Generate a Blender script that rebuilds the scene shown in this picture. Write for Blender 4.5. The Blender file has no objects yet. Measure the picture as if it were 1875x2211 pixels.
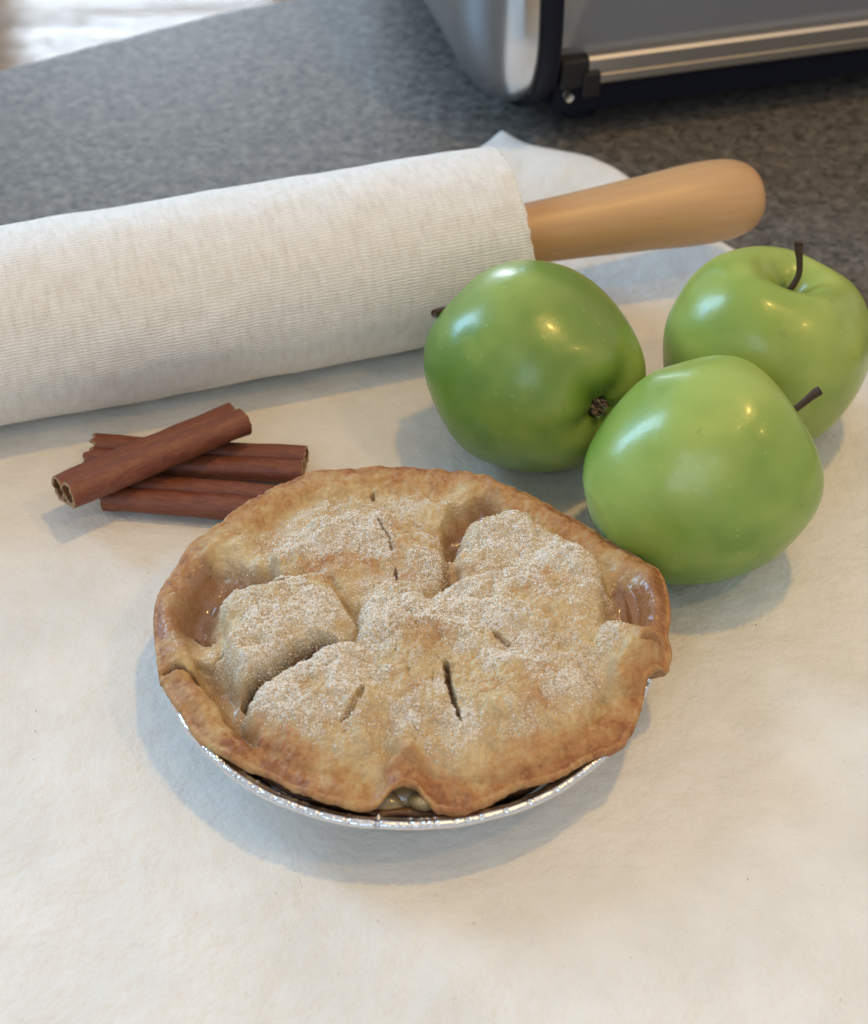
import bpy, math, random
import numpy as np
from mathutils import Vector, Matrix

S = 0.001            # everything below is written in millimetres
sc = bpy.context.scene
col = sc.collection
rng = np.random.RandomState(7)
random.seed(7)

# ------------------------------------------------------------------ camera
PITCH = math.radians(41.0)
CAM = np.array([9.07, -415.24, 439.06])
FPX = 2211 / 2 / math.tan(math.radians(15)) * 1764 / 1875
cd = bpy.data.cameras.new('camera')
cam = bpy.data.objects.new('camera', cd)
col.objects.link(cam)
cam.location = CAM * S
cam.rotation_euler = (math.pi / 2 - PITCH, 0, 0)
cd.sensor_fit = 'VERTICAL'
cd.sensor_height = 24
cd.lens = 12 / math.tan(math.radians(15))
cd.clip_start = 0.02
cd.clip_end = 30
cd.dof.use_dof = True
cd.dof.focus_distance = 0.605
cd.dof.aperture_fstop = 9.8
sc.camera = cam

# ------------------------------------------------------------------ world, lamps, exposure
w = bpy.data.worlds.new('World')
sc.world = w
w.use_nodes = True
wb = w.node_tree.nodes['Background']
wb.inputs[0].default_value = (0.97, 0.98, 1.0, 1)
wb.inputs[1].default_value = 0.575


def area(name, loc, target, power, color, sx, sy=None, shape='RECTANGLE', spread=180):
    l = bpy.data.lights.new(name, 'AREA')
    l.energy = power
    l.color = color
    l.shape = shape
    l.size = sx
    l.size_y = sy or sx
    l.spread = math.radians(spread)
    o = bpy.data.objects.new(name, l)
    col.objects.link(o)
    o.location = loc
    d = Vector(target) - Vector(loc)
    o.rotation_euler = d.to_track_quat('-Z', 'Y').to_euler()
    return o


area('window_light', (-1.0, 0.66, 0.58), (0, 0.05, 0), 13, (0.36, 0.66, 1.0), 0.34, 0.72)
area('patio_door_light', (-0.76, 4.2, 1.02), (-0.7, 0.5, 0.9), 60, (0.72, 0.86, 1.0), 0.66, 1.95)
area('room_light', (-0.55, -1.25, 0.95), (0, 0, 0), 4.0, (0.55, 0.78, 1.0), 0.6, 0.6)
WARM = (0.92, 0.56, 0.17)
area('ceiling_lamp', (0.31, 0.06, 1.27), (0.02, 0, 0), 4.6, WARM, 0.075, shape='DISK')
area('ceiling_lamp', (0.16, -0.28, 1.55), (0.02, 0, 0), 0.9, WARM, 0.06, shape='DISK')
area('ceiling_lamp', (0.75, -0.36, 1.20), (0.12, 0, 0), 2.0, WARM, 0.06, shape='DISK')

vs = sc.view_settings
vs.view_transform = 'Standard'
vs.look = 'None'
vs.exposure = 0.0
vs.gamma = 1.0
sc.render.film_transparent = False
sc.cycles.max_bounces = 8


# ------------------------------------------------------------------ helpers
def at(x, y, z=0.0):
    """a point of the photograph (1764 px wide) laid on the plane at height z -> mm"""
    fw = np.array([0, math.cos(PITCH), -math.sin(PITCH)])
    up = np.array([0, math.sin(PITCH), math.cos(PITCH)])
    d = fw * FPX + np.array([1, 0, 0]) * (x - 882) - up * (y - 1040)
    t = (z - CAM[2]) / d[2]
    return CAM + d * t


def _h(ix, iy, iz, seed):
    n = (ix * 374761393 + iy * 668265263 + iz * 1274126177 + seed * 362437) & 0xffffffff
    n = ((n ^ (n >> 13)) * 1103515245) & 0xffffffff
    n = ((n ^ (n >> 15)) * 2246822519) & 0xffffffff
    return ((n ^ (n >> 16)) & 0xffff) / 32767.5 - 1.0


def noise(x, y, z=None, seed=0):
    x = np.asarray(x, float)
    y = np.asarray(y, float)
    z = np.zeros_like(x) if z is None else np.asarray(z, float)
    ix, iy, iz = (np.floor(a).astype(np.int64) for a in (x, y, z))
    fx, fy, fz = x - ix, y - iy, z - iz
    ux, uy, uz = (f * f * f * (f * (f * 6 - 15) + 10) for f in (fx, fy, fz))
    r = 0
    for a in (0, 1):
        for b in (0, 1):
            for c in (0, 1):
                wgt = (ux if a else 1 - ux) * (uy if b else 1 - uy) * (uz if c else 1 - uz)
                r = r + wgt * _h(ix + a, iy + b, iz + c, seed)
    return r


def fbm(x, y, z=None, seed=0, octv=4, gain=0.5):
    r, a, f = 0, 1.0, 1.0
    for k in range(octv):
        r = r + a * noise(np.asarray(x) * f + 7.3 * k, np.asarray(y) * f - 3.1 * k,
                          None if z is None else np.asarray(z) * f, seed + k)
        a *= gain
        f *= 2.03
    return r


def sstep(a, b, x):
    t = np.clip((x - a) / (b - a), 0, 1)
    return t * t * (3 - 2 * t)


def tag(o, label=None, cat=None, group=None, kind=None):
    if label:
        o['label'] = label
    if cat:
        o['category'] = cat
    if group:
        o['group'] = group
    if kind:
        o['kind'] = kind
    return o


def mesh(name, V, Fq, mat, parent=None, smooth=True, attrs=None):
    """V in mm (N,3); Fq list of arrays of quads / tris"""
    me = bpy.data.meshes.new(name)
    V = np.asarray(V, np.float64) * S
    if not isinstance(Fq, list):
        Fq = [Fq]
    Fq = [np.asarray(f, np.int32) for f in Fq if len(f)]
    me.vertices.add(len(V))
    me.vertices.foreach_set('co', V.ravel())
    idx = np.concatenate([f.ravel() for f in Fq])
    cnt = np.concatenate([np.full(len(f), f.shape[1], np.int32) for f in Fq])
    st = np.concatenate([[0], np.cumsum(cnt)[:-1]]).astype(np.int32)
    me.loops.add(len(idx))
    me.loops.foreach_set('vertex_index', idx)
    me.polygons.add(len(cnt))
    me.polygons.foreach_set('loop_start', st)
    me.polygons.foreach_set('loop_total', cnt)
    me.polygons.foreach_set('use_smooth', np.full(len(cnt), smooth))
    me.update(calc_edges=True)
    me.validate()
    if attrs:
        for k, a in attrs.items():
            at_ = me.attributes.new(k, 'FLOAT', 'POINT')
            at_.data.foreach_set('value', np.asarray(a, np.float32))
    if mat:
        me.materials.append(mat)
    o = bpy.data.objects.new(name, me)
    col.objects.link(o)
    if parent:
        o.parent = parent
    return o


def empty(name, loc=(0, 0, 0), rot=None):
    o = bpy.data.objects.new(name, None)
    col.objects.link(o)
    o.empty_display_size = 0.02
    o.location = Vector(loc) * S
    if rot is not None:
        o.rotation_euler = rot
    return o


def grid_faces(nu, nv, wrapu=False, wrapv=False):
    """index u*nv+v"""
    U = np.arange(nu if wrapu else nu - 1)
    Vv = np.arange(nv if wrapv else nv - 1)
    u, v = np.meshgrid(U, Vv, indexing='ij')
    u2 = (u + 1) % nu
    v2 = (v + 1) % nv
    return np.stack([u * nv + v, u2 * nv + v, u2 * nv + v2, u * nv + v2], -1).reshape(-1, 4)


def lathe(profile, n, mod=None):
    """profile list of (r, z). returns V, F ; mod(r,z,th)->(r,z)"""
    p = np.array(profile, float)
    th = np.linspace(0, 2 * np.pi, n, endpoint=False)
    r = np.repeat(p[:, 0][:, None], n, 1)
    z = np.repeat(p[:, 1][:, None], n, 1)
    T = np.repeat(th[None], len(p), 0)
    if mod:
        r, z = mod(r, z, T)
    V = np.stack([r * np.cos(T), r * np.sin(T), z], -1).reshape(-1, 3)
    return V, grid_faces(len(p), n, False, True)[:, ::-1]


def spline(P, n, closed=False):
    P = np.array(P, float)
    m = len(P)
    ts = np.linspace(0, m if closed else m - 1, n, endpoint=not closed)
    out = []
    for t in ts:
        i = int(min(math.floor(t), (m - 1) if closed else (m - 2)))
        f = t - i
        g = (lambda k: P[k % m]) if closed else (lambda k: P[max(0, min(m - 1, k))])
        p0, p1, p2, p3 = g(i - 1), g(i), g(i + 1), g(i + 2)
        out.append(0.5 * (2 * p1 + (p2 - p0) * f + (2 * p0 - 5 * p1 + 4 * p2 - p3) * f * f +
                          (3 * p1 - p0 - 3 * p2 + p3) * f ** 3))
    return np.array(out)


def tube(P, R, n=12, caps=True):
    """tube along points P with radii R"""
    P = np.array(P, float)
    T = np.gradient(P, axis=0)
    T /= np.linalg.norm(T, axis=1)[:, None]
    ref = np.array([0, 0, 1.0]) if abs(T[0][2]) < 0.8 else np.array([1.0, 0, 0])
    V = []
    for i in range(len(P)):
        a = np.cross(T[i], ref)
        a /= np.linalg.norm(a)
        b = np.cross(T[i], a)
        ref = np.cross(a, T[i])
        for k in range(n):
            an = 2 * np.pi * k / n
            V.append(P[i] + R[i] * (a * math.cos(an) + b * math.sin(an)))
    F = [grid_faces(len(P), n, False, True)]
    V = np.array(V)
    if caps:
        c0, c1 = len(V), len(V) + 1
        V = np.vstack([V, P[0], P[-1]])
        tri = []
        for k in range(n):
            tri.append((c0, (k + 1) % n, k))
            b = (len(P) - 1) * n
            tri.append((c1, b + k, b + (k + 1) % n))
        F.append(np.array(tri))
    return V, F


def box(x0, x1, y0, y1, z0, z1):
    V = np.array([(x, y, z) for x in (x0, x1) for y in (y0, y1) for z in (z0, z1)], float)
    F = np.array([(0, 1, 3, 2), (4, 6, 7, 5), (0, 4, 5, 1), (2, 3, 7, 6), (0, 2, 6, 4), (1, 5, 7, 3)])
    return V, F


def bevel(o, wd, seg=3):
    m = o.modifiers.new('bevel', 'BEVEL')
    m.width = wd * S
    m.segments = seg
    m.limit_method = 'ANGLE'
    return o


# ------------------------------------------------------------------ materials
class Mat:
    def __init__(s, name):
        s.m = bpy.data.materials.new(name)
        s.m.use_nodes = True
        s.nt = s.m.node_tree
        s.b = s.nt.nodes['Principled BSDF']

    def n(s, typ, **kw):
        x = s.nt.nodes.new(typ)
        for k, v in kw.items():
            if k.startswith('i_'):
                x.inputs[k[2:].replace('_', ' ')].default_value = v
            else:
                setattr(x, k, v)
        return x

    def l(s, a, b):
        s.nt.links.new(a, b)

    def set(s, **kw):
        for k, v in kw.items():
            s.b.inputs[k.replace('_', ' ')].default_value = v

    def coord(s, scale=(1, 1, 1), kind='Object'):
        tc = s.n('ShaderNodeTexCoord')
        mp = s.n('ShaderNodeMapping')
        mp.inputs['Scale'].default_value = scale
        s.l(tc.outputs[kind], mp.inputs['Vector'])
        return mp.outputs['Vector']

    def noise(s, vec, scale, detail=4, rough=0.55):
        x = s.n('ShaderNodeTexNoise')
        x.inputs['Scale'].default_value = scale
        x.inputs['Detail'].default_value = detail
        x.inputs['Roughness'].default_value = rough
        s.l(vec, x.inputs['Vector'])
        return x.outputs['Fac']

    def ramp(s, fac, stops):
        x = s.n('ShaderNodeValToRGB')
        e = x.color_ramp.elements
        while len(e) < len(stops):
            e.new(0.5)
        for el, (p, c) in zip(e, stops):
            el.position = p
            el.color = (*c, 1) if len(c) == 3 else c
        s.l(fac, x.inputs['Fac'])
        return x.outputs['Color']

    def mix(s, fac, a, b, blend='MIX'):
        x = s.n('ShaderNodeMix', data_type='RGBA', blend_type=blend)
        for sock, v in ((x.inputs[0], fac), (x.inputs[6], a), (x.inputs[7], b)):
            if isinstance(v, (int, float)):
                sock.default_value = v
            elif isinstance(v, tuple):
                sock.default_value = (*v, 1) if len(v) == 3 else v
            else:
                s.l(v, sock)
        return x.outputs[2]

    def math(s, op, a, b=None, clamp=False):
        x = s.n('ShaderNodeMath', operation=op, use_clamp=clamp)
        for sock, v in ((x.inputs[0], a), (x.inputs[1], b)):
            if v is None:
                continue
            if isinstance(v, (int, float)):
                sock.default_value = v
            else:
                s.l(v, sock)
        return x.outputs[0]

    def attr(s, name):
        x = s.n('ShaderNodeAttribute', attribute_name=name)
        return x.outputs['Fac']

    def bump(s, h, dist, strength=1.0, chain=None):
        x = s.n('ShaderNodeBump')
        x.inputs['Strength'].default_value = strength
        x.inputs['Distance'].default_value = dist * S
        s.l(h, x.inputs['Height'])
        if chain is not None:
            s.l(chain, x.inputs['Normal'])
        return x.outputs['Normal']

    def base(s, c):
        s.l(c, s.b.inputs['Base Color'])

    def normal(s, nn):
        s.l(nn, s.b.inputs['Normal'])


def simple(name, c, rough=0.5, metal=0.0, **kw):
    m = Mat(name)
    m.set(Base_Color=(*c, 1), Roughness=rough, Metallic=metal, **kw)
    return m.m


# counter laminate
m = Mat('speckled_laminate')
v = m.coord()
n1 = m.noise(v, 175, 5, .72)
n2 = m.noise(v, 250, 2, .5)
vo = m.n('ShaderNodeTexVoronoi')
vo.inputs['Scale'].default_value = 330
m.l(v, vo.inputs['Vector'])
c = m.ramp(n1, [(0.34, (0.066, 0.060, 0.053)), (0.5, (0.115, 0.104, 0.090)), (0.66, (0.178, 0.163, 0.142))])
dark = m.ramp(n2, [(0.58, (0, 0, 0)), (0.66, (1, 1, 1))])
c = m.mix(m.math('MULTIPLY', dark, 0.60), c, (0.022, 0.021, 0.020))
lt = m.ramp(m.noise(v, 170, 1, .3), [(0.66, (0, 0, 0)), (0.74, (1, 1, 1))])
c = m.mix(m.math('MULTIPLY', lt, 0.3), c, (0.24, 0.225, 0.20))
m.base(c)
m.set(Roughness=0.52, Specular_IOR_Level=0.30)
m.normal(m.bump(m.noise(v, 900, 2), 0.08, 0.5))
M_counter = m.m

# wood floor
m = Mat('glossy_wood_floor')
v = m.coord((1, 9, 1))
c = m.ramp(m.noise(v, 2.2, 5), [(0.3, (0.16, 0.095, 0.05)), (0.7, (0.30, 0.20, 0.115))])
m.base(c)
m.set(Roughness=0.12)
m.normal(m.bump(m.noise(m.coord((1, 6, 1)), 5, 4), 8, 0.4))
M_floor = m.m

# pastry cloth
m = Mat('cream_cotton_cloth')
v = m.coord()
vr = m.n('ShaderNodeMapping')
vr.inputs['Rotation'].default_value = (0, 0, math.radians(38))
vr.inputs['Scale'].default_value = (1, 1, 1)
m.l(v, vr.inputs['Vector'])
wv = m.n('ShaderNodeTexWave')
wv.inputs['Scale'].default_value = 420
wv.inputs['Distortion'].default_value = 1.2
m.l(vr.outputs['Vector'], wv.inputs['Vector'])
big = m.noise(v, 22, 5, .62)
c = m.ramp(big, [(0.36, (0.680, 0.655, 0.602)), (0.64, (0.762, 0.738, 0.686))])
fl = m.ramp(m.noise(v, 700, 1), [(0.74, (0, 0, 0)), (0.78, (1, 1, 1))])
c = m.mix(m.math('MULTIPLY', fl, .35), c, (.45, .42, .36))
m.base(c)
m.set(Roughness=0.85, Sheen_Weight=0.15)
b1 = m.bump(wv.outputs['Color'], 0.05, 0.35)
b2 = m.bump(m.noise(v, 55, 5, .62), 2.6, 0.8, m.bump(m.noise(v, 18, 3), 6.0, 0.6, b1))
b3 = m.bump(m.noise(v, 420, 3, .6), 0.26, 0.7, b2)
m.normal(b3)
M_cloth = m.m

# ribbed pin cover (local x = axis; 'ang' attribute = arc length mm)
m = Mat('ribbed_cotton_sleeve')
aa = m.attr('arc')
ax = m.attr('along')
cx0 = m.n('ShaderNodeCombineXYZ')
m.l(m.math('MULTIPLY', ax, .10), cx0.inputs[0])
m.l(m.math('MULTIPLY', aa, .22), cx0.inputs[1])
warp = m.math('MULTIPLY', m.noise(cx0.outputs[0], 1.6, 4), 9.0)
s1 = m.math('SINE', m.math('ADD', m.math('MULTIPLY', aa, 2 * math.pi / 1.15), warp))
s2 = m.math('SINE', m.math('MULTIPLY', ax, 2 * math.pi / 0.95))
cx = m.n('ShaderNodeCombineXYZ')
m.l(m.math('MULTIPLY', ax, .35), cx.inputs[0])
m.l(aa, cx.inputs[1])
cv = cx.outputs[0]
weave = m.math('ADD', s1, m.math('MULTIPLY', s2, 0.35))
cx2 = m.n('ShaderNodeCombineXYZ')
m.l(ax, cx2.inputs[0])
m.l(m.math('MULTIPLY', aa, .25), cx2.inputs[1])
blot = m.noise(cx2.outputs[0], 0.42, 5, .65)
c = m.ramp(blot, [(0.32, (0.665, 0.635, 0.58)), (0.5, (0.74, 0.72, 0.68)), (0.70, (0.80, 0.785, 0.75))])
c = m.mix(m.math('MULTIPLY', m.math('MULTIPLY_ADD', weave, -0.5), 0.05, True), c, (.50, .46, .39))
holes = m.ramp(m.noise(cx.outputs[0], 1.1, 3, .7), [(0.66, (0, 0, 0)), (0.75, (1, 1, 1))])
c = m.mix(m.math('MULTIPLY', holes, 0.26), c, (0.38, 0.34, 0.28))
m.base(c)
m.set(Roughness=0.9, Sheen_Weight=0.4, Sheen_Roughness=0.4)
b1 = m.bump(weave, 0.16, 0.55)
b2 = m.bump(m.noise(cv, 2.2, 4), 0.3, 0.5, b1)
m.normal(b2)
M_sleeve = m.m

# wood handle
m = Mat('varnished_light_wood')
v = m.coord((9, 110, 110))
g = m.noise(v, 3.0, 5, .65)
c = m.ramp(g, [(0.3, (0.51, 0.295, 0.135)), (0.55, (0.545, 0.325, 0.152)), (0.75, (0.575, 0.350, 0.170))])
m.base(c)
m.set(Roughness=0.42, Coat_Weight=0.15, Coat_Roughness=0.3)
m.normal(m.bump(g, 0.1, 0.3))
M_wood = m.m


# apples
def apple_mat(name, hue, yel):
    m = Mat(name)
    v = m.coord()
    g = m.noise(v, 28, 3, .55)
    c = m.ramp(g, [(0.32, tuple(a * 0.85 for a in hue)), (0.52, hue), (0.74, yel)])
    a = m.attr('blush_toplit')
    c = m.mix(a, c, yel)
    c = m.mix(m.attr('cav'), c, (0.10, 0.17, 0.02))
    c = m.mix(m.math('MULTIPLY', m.attr('scar'), .75), c, (0.10, 0.075, 0.025))
    vo = m.n('ShaderNodeTexVoronoi')
    vo.inputs['Scale'].default_value = 210
    vo.inputs['Randomness'].default_value = 1
    m.l(v, vo.inputs['Vector'])
    dots = m.ramp(vo.outputs['Distance'], [(0.0, (1, 1, 1)), (0.11, (1, 1, 1)), (0.17, (0, 0, 0))])
    keep = m.ramp(m.noise(v, 120, 1), [(0.46, (0, 0, 0)), (0.52, (1, 1, 1))])
    c = m.mix(m.math('MULTIPLY', m.math('MULTIPLY', dots, keep), .11), c, (0.60, 0.68, 0.30))
    bl = m.ramp(m.noise(v, 190, 0), [(0.795, (0, 0, 0)), (0.82, (1, 1, 1))])
    c = m.mix(m.math('MULTIPLY', bl, .15), c, (0.12, 0.09, 0.02))
    m.base(c)
    m.set(Roughness=0.31, Subsurface_Weight=0.15, Subsurface_Scale=0.004, Specular_IOR_Level=0.5,
          Coat_Weight=0.10, Coat_Roughness=0.10)
    m.b.inputs['Subsurface Radius'].default_value = (0.8, 1.0, 0.25)
    m.normal(m.bump(m.noise(v, 300, 3), 0.16, 0.4, m.bump(m.noise(v, 80, 4), .6, .4)))
    return m.m


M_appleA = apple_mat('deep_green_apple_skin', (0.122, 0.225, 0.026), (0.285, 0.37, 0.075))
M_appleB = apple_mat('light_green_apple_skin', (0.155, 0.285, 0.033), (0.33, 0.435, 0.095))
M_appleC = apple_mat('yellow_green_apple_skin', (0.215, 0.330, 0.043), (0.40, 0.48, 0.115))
M_stem = simple('brown_stem', (0.055, 0.030, 0.016), 0.7)
m = Mat('dry_calyx')
m.base(m.ramp(m.noise(m.coord(), 900, 3), [(0.35, (0.05, 0.03, 0.015)), (0.7, (0.30, 0.20, 0.12))]))
m.set(Roughness=0.9)
M_calyx = m.m

# cinnamon
m = Mat('cinnamon_bark')
ax = m.attr('along')
ar = m.attr('arc')
cx = m.n('ShaderNodeCombineXYZ')
m.l(m.math('MULTIPLY', ax, .12), cx.inputs[0])
m.l(ar, cx.inputs[1])
g = m.noise(cx.outputs[0], 1.3, 5, .65)
g2 = m.noise(m.coord(), 420, 4, .7)
c = m.ramp(g, [(0.25, (0.090, 0.022, 0.011)), (0.5, (0.165, 0.044, 0.020)), (0.78, (0.25, 0.082, 0.038))])
c = m.mix(m.math('MULTIPLY', m.ramp(g2, [(0.5, (0, 0, 0)), (0.75, (1, 1, 1))]), .35), c, (0.27, 0.11, 0.06))
c = m.mix(m.attr('inner'), c, (0.20, 0.09, 0.035))
c = m.mix(m.attr('tip'), c, (0.36, 0.22, 0.11))
m.base(c)
m.set(Roughness=0.5)
m.normal(m.bump(g2, 0.22, 0.5, m.bump(g, 0.30, 0.4)))
M_bark = m.m

# foil
m = Mat('aluminium_foil')
v = m.coord()
m.set(Base_Color=(0.74, 0.75, 0.77, 1), Metallic=1.0, Roughness=0.24)
m.normal(m.bump(m.noise(v, 320, 3, .5), 0.25, 0.35, m.bump(m.noise(v, 90, 2), 0.8, 0.35)))
M_foil = m.m

# crust
m = Mat('baked_pastry')
v = m.coord()
brn = m.attr('brown')
sug = m.attr('sugar')
gls = m.attr('glaze')
dep = m.attr('slit')
nA = m.noise(v, 45, 5, .6)
nB = m.noise(v, 170, 4, .6)
nC = m.noise(v, 520, 3, .6)
bf = m.math('ADD', brn, m.math('MULTIPLY', m.math('SUBTRACT', nA, .5), 1.4))
bf = m.math('ADD', bf, m.math('MULTIPLY', m.math('SUBTRACT', nB, .5), 1.2))
bf = m.math('ADD', bf, m.math('MULTIPLY', m.math('SUBTRACT', nC, .5), .7))
c = m.ramp(bf, [(0.0, (0.57, 0.44, 0.235)), (0.28, (0.50, 0.35, 0.165)), (0.52, (0.45, 0.26, 0.105)),
                (0.78, (0.38, 0.18, 0.066)), (1.0, (0.26, 0.100, 0.036))])
# glaze: baked fruit syrup over the dough
c = m.mix(m.math('MULTIPLY', gls, .95, True), c, m.ramp(nA, [(0.3, (0.17, 0.070, 0.028)), (0.7, (0.30, 0.15, 0.068))]))
fleck = m.ramp(m.noise(v, 620, 1), [(0.66, (0, 0, 0)), (0.72, (1, 1, 1))])
c = m.mix(m.math('MULTIPLY', m.math('MULTIPLY', fleck, gls), .75), c, (0.09, 0.03, 0.012))
# fine sugar crust: pale grains baked on to the dough
gv = m.n('ShaderNodeTexVoronoi')
gv.inputs['Scale'].default_value = 1500
m.l(v, gv.inputs['Vector'])
gr = m.ramp(nC, [(0.36, (0, 0, 0)), (0.56, (1, 1, 1))])
sf = m.math('MULTIPLY', sug, m.math('ADD', 0.40, m.math('MULTIPLY', gr, .60)), True)
c = m.mix(m.math('MULTIPLY', sf, .50, True), c, (0.74, 0.69, 0.60))
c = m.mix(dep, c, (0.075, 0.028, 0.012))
m.base(c)
rr = m.math('SUBTRACT', 0.62, m.math('MULTIPLY', gls, 0.46))
m.l(m.math('MULTIPLY', gls, 0.9), m.b.inputs['Coat Weight'])
m.set(Coat_Roughness=0.07)
m.l(rr, m.b.inputs['Roughness'])
m.set(Subsurface_Weight=0.10, Subsurface_Scale=0.003, Specular_IOR_Level=0.42)
b1 = m.bump(nB, 1.3, 0.8)
rough_amt = m.math('SUBTRACT', 1.0, m.math('MULTIPLY', gls, 0.8))
b2n = m.n('ShaderNodeBump')
b2n.inputs['Distance'].default_value = 0.55 * S
m.l(m.math('MULTIPLY', rough_amt, 0.75), b2n.inputs['Strength'])
m.l(nC, b2n.inputs['Height'])
m.l(b1, b2n.inputs['Normal'])
b3n = m.n('ShaderNodeBump')
b3n.inputs['Distance'].default_value = 0.35 * S
m.l(m.math('MULTIPLY', sug, 0.9), b3n.inputs['Strength'])
m.l(gv.outputs['Distance'], b3n.inputs['Height'])
m.l(b2n.outputs[0], b3n.inputs['Normal'])
m.normal(b3n.outputs[0])
M_crust = m.m

m = Mat('dark_baked_crust')
v = m.coord()
m.base(m.ramp(m.noise(v, 160, 4), [(0.3, (0.045, 0.018, 0.008)), (0.7, (0.16, 0.075, 0.03))]))
m.set(Roughness=0.35)
m.normal(m.bump(m.noise(v, 240, 4), 0.8, 0.7))
M_lower = m.m

m = Mat('syrupy_apple_filling')
v = m.coord()
m.base(m.ramp(m.noise(v, 120, 4), [(0.3, (0.12, 0.055, 0.02)), (0.7, (0.34, 0.20, 0.08))]))
m.set(Roughness=0.12, Coat_Weight=0.5, Coat_Roughness=0.08, Subsurface_Weight=0.2, Subsurface_Scale=0.004)
m.normal(m.bump(m.noise(v, 130, 3), 1.0, 0.5))
M_fill = m.m
m = Mat('cooked_apple_slice')
v = m.coord()
m.base(m.ramp(m.noise(v, 150, 4), [(0.3, (0.22, 0.14, 0.06)), (0.7, (0.42, 0.33, 0.17))]))
m.set(Roughness=0.18, Coat_Weight=0.4, Subsurface_Weight=0.4, Subsurface_Scale=0.005)
M_slice = m.m

m = Mat('sugar_crystal')
m.set(Base_Color=(0.82, 0.79, 0.73, 1), Roughness=0.26, IOR=1.5, Specular_IOR_Level=0.5)
M_sugar = m.m
m = Mat('tan_sugar_crystal')
m.set(Base_Color=(0.64, 0.49, 0.30, 1), Roughness=0.34, IOR=1.5, Specular_IOR_Level=0.45)
M_sugar2 = m.m

# oven metals
m = Mat('brushed_steel')
v = m.coord((1, 1, 30))
m.set(Base_Color=(0.62, 0.63, 0.65, 1), Metallic=1.0, Roughness=0.24)
m.normal(m.bump(m.noise(m.coord((60, 60, 3)), 20, 3), 0.05, 0.2))
M_steel = m.m
M_black = simple('black_plastic', (0.006, 0.008, 0.016), 0.5, Specular_IOR_Level=0.2)
M_grey = simple('dark_grey_plastic', (0.016, 0.016, 0.017), 0.5, Specular_IOR_Level=0.25)
M_chrome = simple('satin_chrome_bar', (0.46, 0.44, 0.42), 0.42, 1.0)
m = Mat('oven_glass')
m.set(Base_Color=(0.16, 0.172, 0.195, 1), Roughness=0.12, Specular_IOR_Level=0.9, Coat_Weight=1.0, Coat_Roughness=0.05)
M_glass = m.m
M_inside = simple('dark_oven_cavity', (0.05, 0.05, 0.055), 0.5)
M_screw = simple('bright_screw', (0.5, 0.48, 0.45), 0.4, 1.0)

# ------------------------------------------------------------------ floor and countertop
V = np.array([(-3000, -1500, -900), (3000, -1500, -900), (3000, 7000, -900), (-3000, 7000, -900)], float)
o = mesh('floor', V, np.array([(0, 1, 2, 3)]), M_floor, smooth=False)
tag(o, 'glossy wooden floor reflecting daylight beyond the counter', kind='structure')

edge = [(-1100, -120), (-700, 105), (-400, 290), (-199, 415), (-110, 468.5), (-75, 485), (0, 514), (120, 552), (400, 615), (1100, 720)]
ec = spline(edge, 90)[:, :2]
tan = np.gradient(ec, axis=0)
tan /= np.linalg.norm(tan, axis=1)[:, None]
nrm = np.stack([-tan[:, 1], tan[:, 0]], -1)
prof = [(-4, -1.0)] + [(-4 + 4 * math.sin(a), -5 + 4 * math.cos(a)) for a in np.linspace(0.2, math.pi / 2, 7)] + \
       [(0, -34)] + [(-3 + 3 * math.cos(a), -34 - 3 * math.sin(a)) for a in np.linspace(0.3, math.pi / 2, 4)]
rows = []
front = np.stack([ec[:, 0], np.full(len(ec), -900.0)], -1)
rows.append(np.c_[front, np.full(len(ec), -1.0)])
for f in (0.3, 0.6, 0.85):
    q = front * (1 - f) + (ec + nrm * -4) * f
    rows.append(np.c_[q, np.full(len(ec), -1.0)])
for a, z in prof:
    rows.append(np.c_[ec + nrm * a, np.full(len(ec), z)])
rows.append(np.c_[front, np.full(len(ec), -37.0)])
V = np.concatenate(rows)
o = mesh('countertop', V, grid_faces(len(rows), len(ec))[:, ::-1], M_counter)
tag(o, 'grey speckled laminate kitchen countertop', kind='structure')

# ------------------------------------------------------------------ pastry cloth
A = np.array([40.0, 350.0])
e1 = np.array([.7071, -.7071])
e2 = np.array([-.7071, -.7071])
sv = np.concatenate([np.linspace(0, 160, 120), np.linspace(162, 640, 170)])
tv = np.concatenate([np.linspace(0, 60, 60), np.linspace(62, 640, 200)])
s_, t_ = np.meshgrid(sv, tv, indexing='ij')
bow = 9 * np.exp(-((s_ - 62) / 38) ** 2) * np.exp(-t_ / 40)
wob = (fbm(s_ / 30, t_ * 0 + 3, seed=5, octv=3) * 0.8) * np.exp(-t_ / 6) + \
      (fbm(t_ / 30, s_ * 0 + 9, seed=6, octv=3) * 0.8) * np.exp(-s_ / 6) * 0
x = A[0] + e1[0] * s_ + e2[0] * t_ + .7071 * (bow + wob)
y = A[1] + e1[1] * s_ + e2[1] * t_ + .7071 * (bow + wob)
z = 0.25 * fbm(x / 45, y / 45, seed=11, octv=3) - 0.30 + .10 * fbm(x / 10, y / 14, seed=12, octv=3)
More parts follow.
